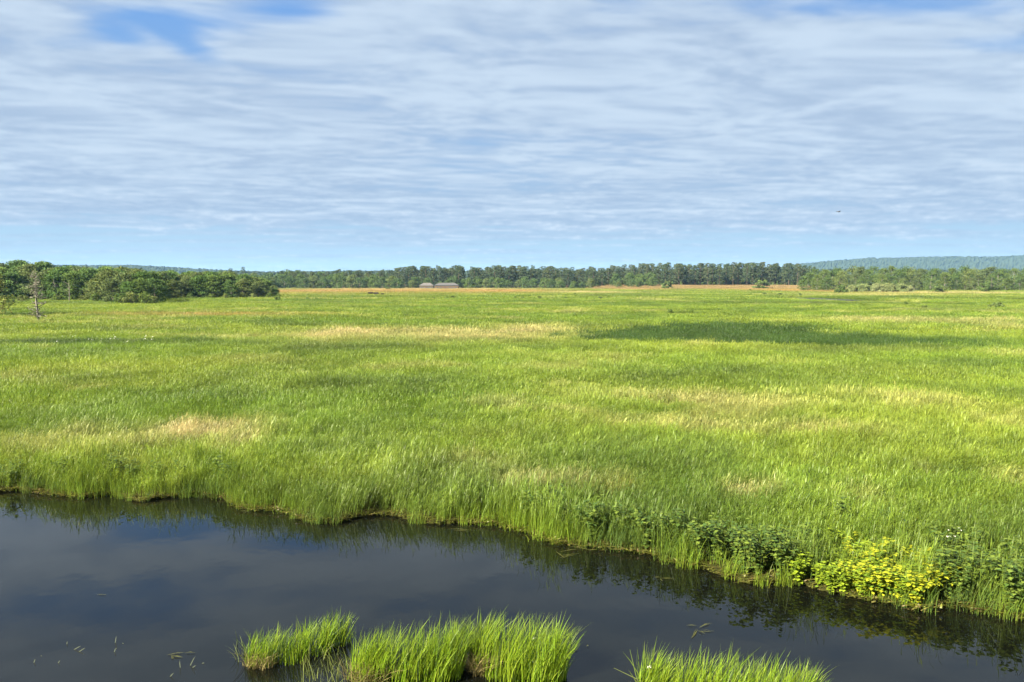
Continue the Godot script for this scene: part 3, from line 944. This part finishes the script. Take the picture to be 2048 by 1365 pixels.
func make_trees() -> void:
	var bark := Color(0.16, 0.145, 0.12)
	# --- the alder wood
	var al := []
	for k in 5: al.append(tall(broadleaf("alder_tree", 12.0, 9.0, [Color(0.058, 0.092, 0.022), Color(0.050, 0.088, 0.024), Color(0.074, 0.098, 0.030), Color(0.062, 0.086, 0.030), Color(0.046, 0.084, 0.020)][k], bark * rnd(0.6, 0.9), 0.12, 0.42, 100, 52, 0.27), 12.0))
	var used := [false, false, false, false, false]
	var tops := [[-200, 520], [0, 526], [40, 524], [95, 527], [110, 532], [200, 534], [300, 538], [400, 541], [480, 545], [520, 552], [545, 563], [562, 578]]
	var edge := [[-200, 605], [60, 603], [200, 607], [235, 611], [310, 611], [330, 601], [400, 600], [480, 599], [562, 596]]
	var spots := []
	for row in 4:
		var px := -150.0 + row * 7.0
		while px < 560.0 - row * 5.0:
			var x := px + rnd(-8, 8)
			var front := on_plane(x, along(edge, x), 0.2)
			var dep := -front.z + row * 13.0 + rnd(0, 8)
			var share := [rnd(0.62, 0.86), rnd(0.80, 0.97), rnd(0.88, 1.02), rnd(0.90, 1.03)][row] as float
			var h := height_for(along(tops, x), dep) * share
			spots.append([(x - 1024.0) / FOCAL * dep, -dep, maxf(h, 3.5), rnd(1.05, 1.4), ["olive-green alder at the meadow edge of the wood, showing trunk and lower boughs", "olive-green alder just behind the wood's front row of trees", "tall olive-green alder deep in the wood, its crown above the front rows", "tall olive-green alder deep in the wood, its crown above the front rows"][row]])
			px += [29.0, 30.0, 32.0, 34.0][row] as float
	stand(al, used, spots, "olive-green alder in the wood behind the bare-trunked tree", "tree", "alders of the near wood")
	# shrubs along the wood's edge
	var eb := []
	for k in 3: eb.append(tall(bush("wood_edge_bush", 3.0, 5.0, [Color(0.075, 0.110, 0.025), Color(0.095, 0.120, 0.035), Color(0.06, 0.095, 0.022)][k], 26, 42, 0.17), 3.0))
	used = [false, false, false]
	spots = []
	for p in [[140, 604, 2.6], [165, 606, 2.2], [190, 607, 2.8], [110, 606, 2.4], [262, 612, 3.4], [240, 612, 3.0], [290, 612, 3.6], [305, 611, 2.4], [215, 609, 2.4], [20, 612, 2.6], [45, 608, 2.4], [380, 601, 2.4], [420, 600, 2.2], [450, 600, 2.0], [540, 598, 2.2], [556, 596, 1.8], [505, 599, 2.0]]:
		var q := on_plane(p[0], p[1], 0.2)
		spots.append([q.x, q.z, p[2], rnd(0.8, 1.1)])
	stand(eb, used, spots, "low green bush at the meadow edge of the alder wood", "bush", "bushes along the alder wood")
	# yellowish tree at the frame's border
	var yt := broadleaf("willow_tree", 8.0, 6.5, Color(0.125, 0.140, 0.038), bark, 0.06, 0.45, 70, 60, 0.15)
	var yq := on_plane(-22, 637, 0.2)
	yt.position = Vector3(yq.x, 0.2, yq.z)
	tag(yt, "yellowish green willow growing out in the meadow left of the bare-trunked tree", "tree")
	# the bare-trunked tree
	var bq := on_plane(76, 650, 0.2)
	var bt := base_node("bare_tree", Vector3(bq.x, 0.2, bq.z))
	tag(bt, "thin pale half-dead tree with bare branches standing alone in the meadow", "tree")
	var t := Shape.new()
	var pale := Color(0.155, 0.148, 0.118)
	var spine := [Vector3(0, -0.3, 0), Vector3(0.02, 1.2, 0), Vector3(-0.12, 3.0, 0), Vector3(-0.18, 4.6, 0), Vector3(-0.10, 6.2, 0.05), Vector3(-0.02, 7.6, 0.1)]
	tube(t, spine, [0.19, 0.15, 0.12, 0.10, 0.05, 0.012], 7, pale)
	var lv := Shape.new()
	var tw := Shape.new()
	for i in 60:
		var y := rnd(0.8, 7.0)
		var a := Vector3(lerpf(0.0, -0.15, y / 6.0), y, 0)
		var ang := rnd(0, TAU)
		var l := rnd(0.5, 1.9) * (1.0 - y / 11.0)
		var b := a + Vector3(cos(ang) * l, rnd(-0.25, 0.75) * l, sin(ang) * l)
		limb(tw, a, b, rnd(0.04, 0.07), pale * rnd(0.8, 1.2))
		for j in 3:
			var m := a.lerp(b, rnd(0.4, 1.0))
			limb(tw, m, m + Vector3(rnd(-0.6, 0.6), rnd(-0.2, 0.5), rnd(-0.6, 0.6)), 0.045, pale * 1.0)
		if rng.randf() < 0.3: clump(lv, b, Vector3(0.5, 0.2, 0.5), 14, 0.07, Color(0.085, 0.105, 0.035))
	clump(lv, Vector3(0.45, 0.7, 0.1), Vector3(0.7, 0.6, 0.5), 170, 0.08, Color(0.055, 0.085, 0.022))
	clump(lv, Vector3(0.9, 0.35, 0.1), Vector3(0.8, 0.3, 0.5), 90, 0.08, Color(0.065, 0.09, 0.022))
	put(tw, "branches", M.bark, put(t, "trunk", M.bark, bt))
	put(lv, "sparse_leaves", M.leaf, bt)
	# pale dead trunks in the wood's edge
	for p in [[116, 604, 105, 556, "pale leaning dead trunk at the edge of the alder wood, branches on one side"], [353, 600, 346, 573, "short forked pale dead trunk under the alder canopy"], [138, 606, 137, 562, "straight grey dead trunk among the alders next to the leaning one"]]:
		var q := on_plane(p[0], p[1], 0.2)
		var dt := base_node("dead_tree", q)
		var top := at_depth(p[2], p[3], -q.z - 1.5) - q
		var s := Shape.new()
		tube(s, [Vector3(0, -0.3, 0), top * 0.5 + Vector3(0.1, 0, 0), top], [0.17, 0.13, 0.03], 6, Color(0.17, 0.16, 0.13))
		for i in 9:
			var a := top * rnd(0.25, 0.85)
			limb(s, a, a + Vector3(rnd(-2.2, 0.8), rnd(0.2, 1.2), rnd(-0.6, 0.8)), 0.05, Color(0.15, 0.14, 0.115))
		put(s, "trunk", M.bark, dt)
		tag(dt, p[4], "dead tree")
	# --- far pines
	var pn := []
	for k in 5: pn.append(tall(pine("pine_tree", 20.0, [Color(0.042, 0.062, 0.030), Color(0.050, 0.070, 0.034), Color(0.038, 0.058, 0.030), Color(0.046, 0.060, 0.028), Color(0.055, 0.072, 0.036)][k], Color(0.085, 0.06, 0.045)), 20.0))
	used = [false, false, false, false, false]
	var ptops := [[560, 544], [640, 542], [690, 540], [780, 540], [800, 534], [930, 533], [936, 540], [945, 533], [1000, 532], [1070, 533], [1130, 535], [1200, 538], [1260, 536], [1330, 533], [1400, 532], [1480, 531], [1560, 533], [1640, 537]]
	spots = []
	for row in 3:
		var px := 560.0 + row * 4.0
		while px < 1630.0:
			var x := px + rnd(-4, 4)
			px += 12.5 if px > 780.0 else 22.0
			if x > 931.0 and x < 941.0: continue
			var dep := 655.0 + row * 14.0 + rnd(-5, 5)
			var h := height_for(along(ptops, x) + rnd(-3.0, 7.0), dep)
			var why := "tall slender pine in the long belt beyond the dry field"
			if x < 790.0: why = "pine above the broadleaf wood between the alders and the farm"
			elif x < 931.0: why = "tall pine standing behind the farm buildings"
			elif x < 1230.0: why = "tall pine rising behind the low oaks beyond the rust-coloured field"
			elif x < 1540.0: why = "tall pine on the open edge of the dry field, its trunk in view"
			else: why = "tall pine at the end of the belt where the broadleaf wood begins"
			spots.append([(x - 1024.0) / FOCAL * dep, -dep, h, rnd(0.8, 1.45), why])
	stand(pn, used, spots, "tall slender pine in the long belt beyond the dry field", "tree", "pines of the far belt")
	# undergrowth behind the pine trunks
	var ug := []
	for k in 3: ug.append(tall(bush("undergrowth_bush", 6.0, 11.0, [Color(0.050, 0.078, 0.022), Color(0.062, 0.090, 0.026), Color(0.066, 0.096, 0.030)][k], 60, 60, 0.40), 6.0))
	var ug_used := [false, false, false]
	spots = []
	var ux := 1150.0
	while ux < 1640.0:
		var dep := 706.0 + rnd(-6, 10)
		spots.append([(ux - 1024.0) / FOCAL * dep, -dep, rnd(6.0, 9.5), rnd(0.9, 1.2)])
		ux += 13.0
	stand(ug, ug_used, spots, "green bush growing close behind the pine trunks", "bush", "undergrowth behind the pine trunks")
	# two lone crowns above the far wood
	for p in [[463, 537, 0.9], [488, 534, 0.7]]:
		var o := copy_of(pn, used, 0)
		var dep := 800.0
		var h := height_for(p[1], dep)
		o.position = Vector3((p[0] - 1024.0) / FOCAL * dep, 0.2, -dep)
		o.scale = Vector3(h / 20.0 * p[2], h / 20.0, h / 20.0 * p[2])
		tag(o, "lone pine rising above the woodland behind the alders", "tree", "lone pines behind the alder wood")
	# --- far broadleaf trees in front of the pines
	var br := []
	for k in 5: br.append(tall(broadleaf("oak_tree", 12.0, 12.5, [Color(0.048, 0.080, 0.024), Color(0.058, 0.090, 0.026), Color(0.045, 0.072, 0.024), Color(0.070, 0.095, 0.032), Color(0.052, 0.085, 0.028)][k], bark, 0.04, 0.62, 52, 44, 0.42), 12.0))
	used = [false, false, false, false, false]
	spots = []
	for seg in [[440, 800, 552, 620, 10.0], [440, 800, 545, 690, 16.0], [790, 860, 556, 625, 11.0], [880, 1000, 562, 648, 11.0], [905, 1010, 556, 640, 11.0], [1000, 1130, 557, 632, 12.0], [1105, 1195, 561, 615, 13.0], [1235, 1308, 554, 610, 13.0], [1240, 1300, 562, 600, 14.0], [1160, 1240, 558, 650, 14.0]]:
		var px: float = seg[0]
		while px < seg[1]:
			var x := px + rnd(-4, 4)
			var dep: float = seg[3] + rnd(-10, 14)
			spots.append([(x - 1024.0) / FOCAL * dep, -dep, height_for(seg[2] + rnd(-4, 5), dep), rnd(0.8, 1.15)])
			px += seg[4] * rnd(1.2, 1.8)
	stand(br, used, spots, "round-crowned broadleaf tree in front of the far pines", "tree", "broadleaf trees before the pine belt")
	# --- the right-hand wood
	var ob := []
	for k in 5: ob.append(tall(broadleaf("broadleaf_tree", 14.0, 12.0, [Color(0.048, 0.076, 0.020), Color(0.058, 0.084, 0.022), Color(0.042, 0.068, 0.020), Color(0.066, 0.088, 0.026), Color(0.052, 0.072, 0.026)][k], bark, 0.05, 0.55, 60, 46, 0.34), 14.0))
	used = [false, false, false, false, false]
	var rt := [[1600, 545], [1620, 539], [1690, 536], [1740, 532], [1790, 534], [1860, 538], [1930, 534], [1990, 535], [2020, 540], [2048, 537], [2300, 534]]
	spots = []
	for row in 3:
		var px := 1606.0 + row * 9.0
		while px < 2230.0:
			var x := px + rnd(-7, 7)
			var dep := 470.0 + row * 22.0 + rnd(-6, 10)
			var share := [rnd(0.50, 0.75), rnd(0.75, 0.95), rnd(0.93, 1.05)][row] as float
			spots.append([(x - 1024.0) / FOCAL * dep, -dep, height_for(along(rt, x), dep) * share, rnd(0.8, 1.15)])
			px += 25.0
	stand(ob, used, spots, "dark green broadleaf tree in the wood below the long blue ridge", "tree", "trees of the wood below the ridge")
	# --- willow bushes and marsh shrubs
	var wb := []
	for k in 3: wb.append(tall(bush("willow_bush", 5.0, 9.0, [Color(0.105, 0.128, 0.050), Color(0.095, 0.122, 0.046), Color(0.112, 0.132, 0.056)][k], 90, 60, 0.26), 5.0))
	used = [false, false, false]
	spots = []
	for p in [[1705, 586, 4.3], [1728, 587, 4.9], [1752, 587, 5.2], [1776, 587, 5.3], [1798, 586, 5.0], [1812, 585, 4.2]]:
		var dep := 405.0
		spots.append([(p[0] - 1024.0) / FOCAL * dep, -dep + rnd(-3, 3), p[2], rnd(0.9, 1.1)])
	stand(wb, used, spots, "pale grey-green willow bush in the low row before the dark wood", "bush", "pale willow bushes before the wood")
	var mb := []
	for k in 3: mb.append(tall(bush("marsh_bush", 3.0, 4.2, [Color(0.050, 0.078, 0.022), Color(0.062, 0.090, 0.026), Color(0.066, 0.096, 0.030)][k], 30, 44, 0.20), 3.0))
	used = [false, false, false]
	for p in [
		[1683, 588, 4.2, 1.3, "very dark low bush at the end of the pale willow row"], [1970, 586, 5.6, 1.0, "conical dark bush standing alone on the dry field before the wood"], [1335, 580, 6.6, 1.1, "single round bush on the dry field in front of the pine trunks"],
		[1525, 580, 7.0, 1.5, "wide greyish bush on the dry field near the end of the pines"], [1880, 587, 3.6, 2.0, "dark low thicket in front of the wood, beside a gap of dry grass"], [775, 580, 2.0, 1.9, "dark low bush on the edge of the rust-coloured field before the farm"],
		[720, 577, 4.5, 0.8, "pale yellowish bush at the foot of the far wood left of the farm"], [1995, 620, 1.6, 1.6, "small dark shrub in the far marsh below the conical bush"],
	]:
		var o := copy_of(mb, used, rng.randi() % 3)
		var q := on_plane(p[0], p[1], 0.2)
		o.position = Vector3(q.x, 0.2, q.z)
		o.rotation.y = rnd(0, TAU)
		o.scale = Vector3(p[2] / 3.0 * p[3], p[2] / 3.0, p[2] / 3.0 * p[3])
		tag(o, p[4], "bush")
	spots = []
	for p in [[905, 600, 1.1], [1080, 601, 1.2], [1030, 600, 0.9], [1045, 600, 0.8], [893, 601, 0.9], [868, 601, 0.8], [555, 605, 1.4], [632, 603, 0.9], [615, 602, 0.9], [780, 597, 0.8], [1130, 601, 0.9], [1200, 601, 1.1], [1340, 633, 1.0], [1148, 640, 0.7], [1505, 630, 0.8], [1812, 614, 1.0], [1850, 623, 1.0], [960, 607, 0.7], [1150, 591, 0.9], [1500, 583, 1.2], [1600, 594, 1.4], [1560, 594, 1.3], [1530, 592, 1.2], [810, 639, 0.6]]:
		var q := on_plane(p[0], p[1], 0.2)
		spots.append([q.x, q.z, p[2] * 0.8 + 0.45, rnd(0.8, 1.3)])
	for i in spots.size():
		var sp = spots[i]
		var o := copy_of(mb, used, i % 3)
		o.position = Vector3(sp[0], 0.2, sp[1])
		o.rotation.y = rnd(0, TAU)
		o.scale = Vector3(sp[2] / 3.0 * sp[3], sp[2] / 3.0, sp[2] / 3.0 * sp[3])
		tag(o, "tiny dark shrub poking out of the open far meadow", "shrub", "small shrubs dotted over the far meadow")


func make_farm() -> void:
	for d in [
		[894, 577.5, 19.0, 8.0, 3.2, 2.0, Color(0.085, 0.060, 0.038), Color(0.060, 0.061, 0.060), "long brick farm building with grey hipped roof before the far pines", "barn"],
		[854, 577, 11.0, 7.0, 3.0, 2.2, Color(0.10, 0.085, 0.055), Color(0.08, 0.078, 0.074), "small pale farmhouse with light roof half hidden by bushes beside the barn", "farmhouse"],
	]:
		var dep := 610.0
		var root := base_node(d[9], Vector3((d[0] - 1024.0) / FOCAL * dep, 0.2, -dep))
		tag(root, d[8], "building")
		var L: float = d[2] * 0.5
		var W: float = d[3] * 0.5
		var wh: float = d[4]
		var rh: float = d[5]
		var w := Shape.new()
		box(w, Vector3(-L, 0, -W), Vector3(L, wh, W), d[6])
		put(w, "wall", M.paint, root)
		var r := Shape.new()
		var o := 0.45
		var e := [Vector3(-L - o, wh - 0.1, W + o), Vector3(L + o, wh - 0.1, W + o), Vector3(L + o, wh - 0.1, -W - o), Vector3(-L - o, wh - 0.1, -W - o)]
		var g := [Vector3(-L + W * 0.8, wh + rh, 0), Vector3(L - W * 0.8, wh + rh, 0)]
		r.quad(e[0], g[0], g[1], e[1], d[7]); r.quad(e[2], g[1], g[0], e[3], d[7])
		r.tri(e[1], g[1], e[2], d[7]); r.tri(e[3], g[0], e[0], d[7])
		r.quad(e[0], e[1], e[2], e[3], d[7])
		put(r, "roof", M.paint, root)
		var dr := Shape.new()
		box(dr, Vector3(-0.2 * L, 0, W), Vector3(-0.2 * L + 1.8, 2.1, W + 0.06), Color(0.07, 0.05, 0.04))
		put(dr, "door", M.paint, root)
		for k in [-0.75, -0.48, 0.25, 0.5, 0.78]:
			var wn := Shape.new()
			box(wn, Vector3(k * L - 0.5, 0.9, W), Vector3(k * L + 0.5, 1.9, W + 0.05), Color(0.05, 0.055, 0.06))
			put(wn, "window", M.paint, root)


func make_cattle() -> void:
	for p in [[741, 591.0, 0.2, "black cow grazing in the far meadow, broadside and largest of three"], [752, 591.5, -0.5, "black cow grazing close behind the largest one"], [765, 592.0, 0.9, "dark calf standing apart from the two black cows"]]:
		var q := on_plane(p[0], p[1], 0.2)
		var root := base_node("cow", q, p[2])
		tag(root, p[3], "cow")
		var s := Shape.new()
		var c := Color(0.018, 0.015, 0.013)
		tube(s, [Vector3(-1.15, 1.05, 0), Vector3(-1.0, 1.1, 0), Vector3(-0.5, 1.02, 0), Vector3(0.1, 0.98, 0), Vector3(0.65, 1.08, 0), Vector3(0.95, 1.15, 0), Vector3(1.25, 1.0, 0), Vector3(1.45, 0.75, 0), Vector3(1.58, 0.55, 0), Vector3(1.68, 0.36, 0)], [0.12, 0.34, 0.40, 0.42, 0.40, 0.30, 0.20, 0.16, 0.15, 0.07], 10, c)
		for k in [[-0.85, 0.2, 1], [-0.85, -0.2, 1], [0.65, 0.2, 0], [0.65, -0.2, 0]]:
			var hock := -0.08 if k[2] == 1 else 0.04
			tube(s, [Vector3(k[0], 0.95, k[1]), Vector3(k[0] + 0.06, 0.68, k[1]), Vector3(k[0] + hock, 0.40, k[1]), Vector3(k[0] + 0.02, 0.12, k[1]), Vector3(k[0] + 0.05, 0.0, k[1])], [0.19, 0.13, 0.075, 0.055, 0.07], 7, c)
		tube(s, [Vector3(-1.2, 1.15, 0), Vector3(-1.3, 0.8, 0), Vector3(-1.28, 0.4, 0)], [0.04, 0.03, 0.05], 5, c)
		for k in [-1, 1]:
			tube(s, [Vector3(1.45, 0.82, 0.12 * k), Vector3(1.42, 0.84, 0.24 * k), Vector3(1.42, 0.80, 0.32 * k)], [0.05, 0.06, 0.015], 5, c)
		put(s, "body", M.bark, root)
		if p[0] > 760: root.scale = Vector3.ONE * 0.75


func make_bird() -> void:
	var at := at_depth(1678, 424, 110.0)
	var root := base_node("bird", at, 0.35)
	tag(root, "small dark bird gliding in the sky above the right-hand wood", "bird")
	var s := Shape.new()
	var c := Color(0.09, 0.085, 0.08)
	tube(s, [Vector3(-0.30, 0, 0), Vector3(-0.18, 0.01, 0), Vector3(0.0, 0.0, 0), Vector3(0.14, 0.02, 0), Vector3(0.20, 0.03, 0), Vector3(0.26, 0.02, 0)], [0.012, 0.035, 0.065, 0.045, 0.04, 0.008], 8, c)
	put(s, "body", M.bark, root)
	for k in [-1.0, 1.0]:
		var w := Shape.new()
		var p := [Vector3(0.10, 0.03, 0.04 * k), Vector3(0.12, 0.13, 0.30 * k), Vector3(-0.02, 0.08, 0.66 * k), Vector3(-0.10, 0.12, 0.30 * k), Vector3(-0.10, 0.02, 0.04 * k)]
		for up in [0.0, 0.014]:
			var d := Vector3(0, up, 0)
			w.tri(p[0] + d, p[1] + d, p[4] + d, c); w.tri(p[1] + d, p[3] + d, p[4] + d, c); w.tri(p[1] + d, p[2] + d, p[3] + d, c)
		put(w, "wing", M.bark, root)
	var t := Shape.new()
	for up in [0.0, 0.012]: t.quad(Vector3(-0.2, up, 0.03), Vector3(-0.2, up, -0.03), Vector3(-0.44, up, -0.09), Vector3(-0.44, up, 0.09), c)
	put(t, "tail", M.bark, root)


func make_flotsam() -> void:
	var wf := base_node("white_flowers", on_plane(200, 676, 0.2))
	tag(wf, "sprinkle of tiny white flower heads along the dark grass strip in the meadow", "flowers", "", "stuff")
	var ws := Shape.new()
	for i in 26:
		var q := on_plane(rnd(0, 320), rnd(669, 684), 0.85) if i < 20 else on_plane(rnd(1855, 1925), rnd(1055, 1075), 0.8)
		var big := 0.055 if i < 20 else 0.016
		for k in 4: leaf(ws, q - wf.position + Vector3(rnd(-1, 1), rnd(-0.2, 0.2), rnd(-1, 1)) * big, big, Color(0.72, 0.71, 0.66), Vector3.UP)
	put(ws, "flower_heads", M.grass, wf)
	# leaf tips breaking the surface
	for p in [[67, 1326, 70, 1318], [133, 1289, 134, 1283], [148, 1300, 161, 1292], [158, 1304, 170, 1296], [230, 1286, 232, 1272], [246, 1288, 254, 1292], [360, 1336, 358, 1320], [380, 1332, 390, 1312], [340, 1354, 347, 1346], [385, 1336, 391, 1331], [228, 1305, 231, 1296], [116, 1327, 119, 1321], [82, 1313, 87, 1316], [232, 1298, 236, 1303], [404, 1328, 408, 1326]]:
		var a := on_plane(p[0], p[1], 0.0)
		var b := at_depth(p[2], p[3], -a.z)
		var o := base_node("leaf_tip", a)
		var s := Shape.new()
		var d := b - a
		var side := d.cross(Vector3.FORWARD).normalized() * 0.007
		s.quad(-side - d * 0.2, side - d * 0.2, d * 0.6 + side * 0.9, d * 0.6 - side * 0.9, Color(0.11, 0.13, 0.09))
		s.tri(d * 0.6 - side * 0.9, d * 0.6 + side * 0.9, d + Vector3(0.01, 0, 0.01), Color(0.11, 0.13, 0.09))
		put(s, "blade", M.grass, o)
		tag(o, "single pale leaf tip poking out of the open dark water", "leaf tip", "leaf tips in the open water")
	# floating leaves
	var list := [
		["floating sprig of narrow green leaves near the leaf tips", [[333, 1311, 368, 1306], [340, 1312, 368, 1315], [345, 1312, 345, 1320], [368, 1307, 390, 1306]]],
		["floating sprig of bent leaves drifting off the wide clump", [[1372, 1251, 1393, 1252], [1395, 1258, 1382, 1278], [1400, 1263, 1428, 1263], [1398, 1256, 1424, 1247], [1395, 1262, 1410, 1268]]],
		["floating forked stem beside the mossy foot of the bank", [[1306, 1155, 1322, 1156], [1320, 1157, 1352, 1159], [1320, 1158, 1324, 1163]]],
		["drifting raft of tangled yellowish stems near the bank bend", [[1115, 1105, 1165, 1098], [1118, 1112, 1160, 1108], [1120, 1117, 1150, 1111], [1112, 1103, 1130, 1117], [1135, 1092, 1190, 1102]]],
		["pale stick floating close to the bank", [[480, 1022, 505, 1021], [485, 1025, 500, 1024]]],
		["pale floating stem trailing from the reeds", [[900, 1058, 945, 1061], [905, 1062, 940, 1062]]],
		["small loose leaf floating alone on open water", [[193, 1190, 214, 1190]]],
		["tiny leaf scraps floating beside the flowered clump", [[1140, 1303, 1160, 1300], [1172, 1293, 1178, 1292]]],
	]
	for d in list:
		var c0 := on_plane(d[1][0][0], d[1][0][1], 0.0)
		var o := base_node("floating_leaves", c0)
		var s := Shape.new()
		for e in d[1]:
			for k in 3:
				var a := on_plane(e[0] + rnd(-2, 2), e[1] + rnd(-1, 1), 0.012) - c0
				var b := on_plane(e[2] + rnd(-3, 3), e[3] + rnd(-1, 1), 0.012) - c0
				var side := (b - a).cross(Vector3.UP).normalized() * rnd(0.004, 0.008)
				var m := a.lerp(b, 0.5) + Vector3(rnd(-0.01, 0.01), rnd(0.0, 0.02), rnd(-0.02, 0.02))
				var c := Color(0.105, 0.11, 0.035) * rnd(0.6, 1.2)
				s.tri(a, m + side, m - side, c)
				s.tri(m - side, m + side, b, c)
		put(s, "leaves", M.grass, o)
		tag(o, d[0], "floating leaves")
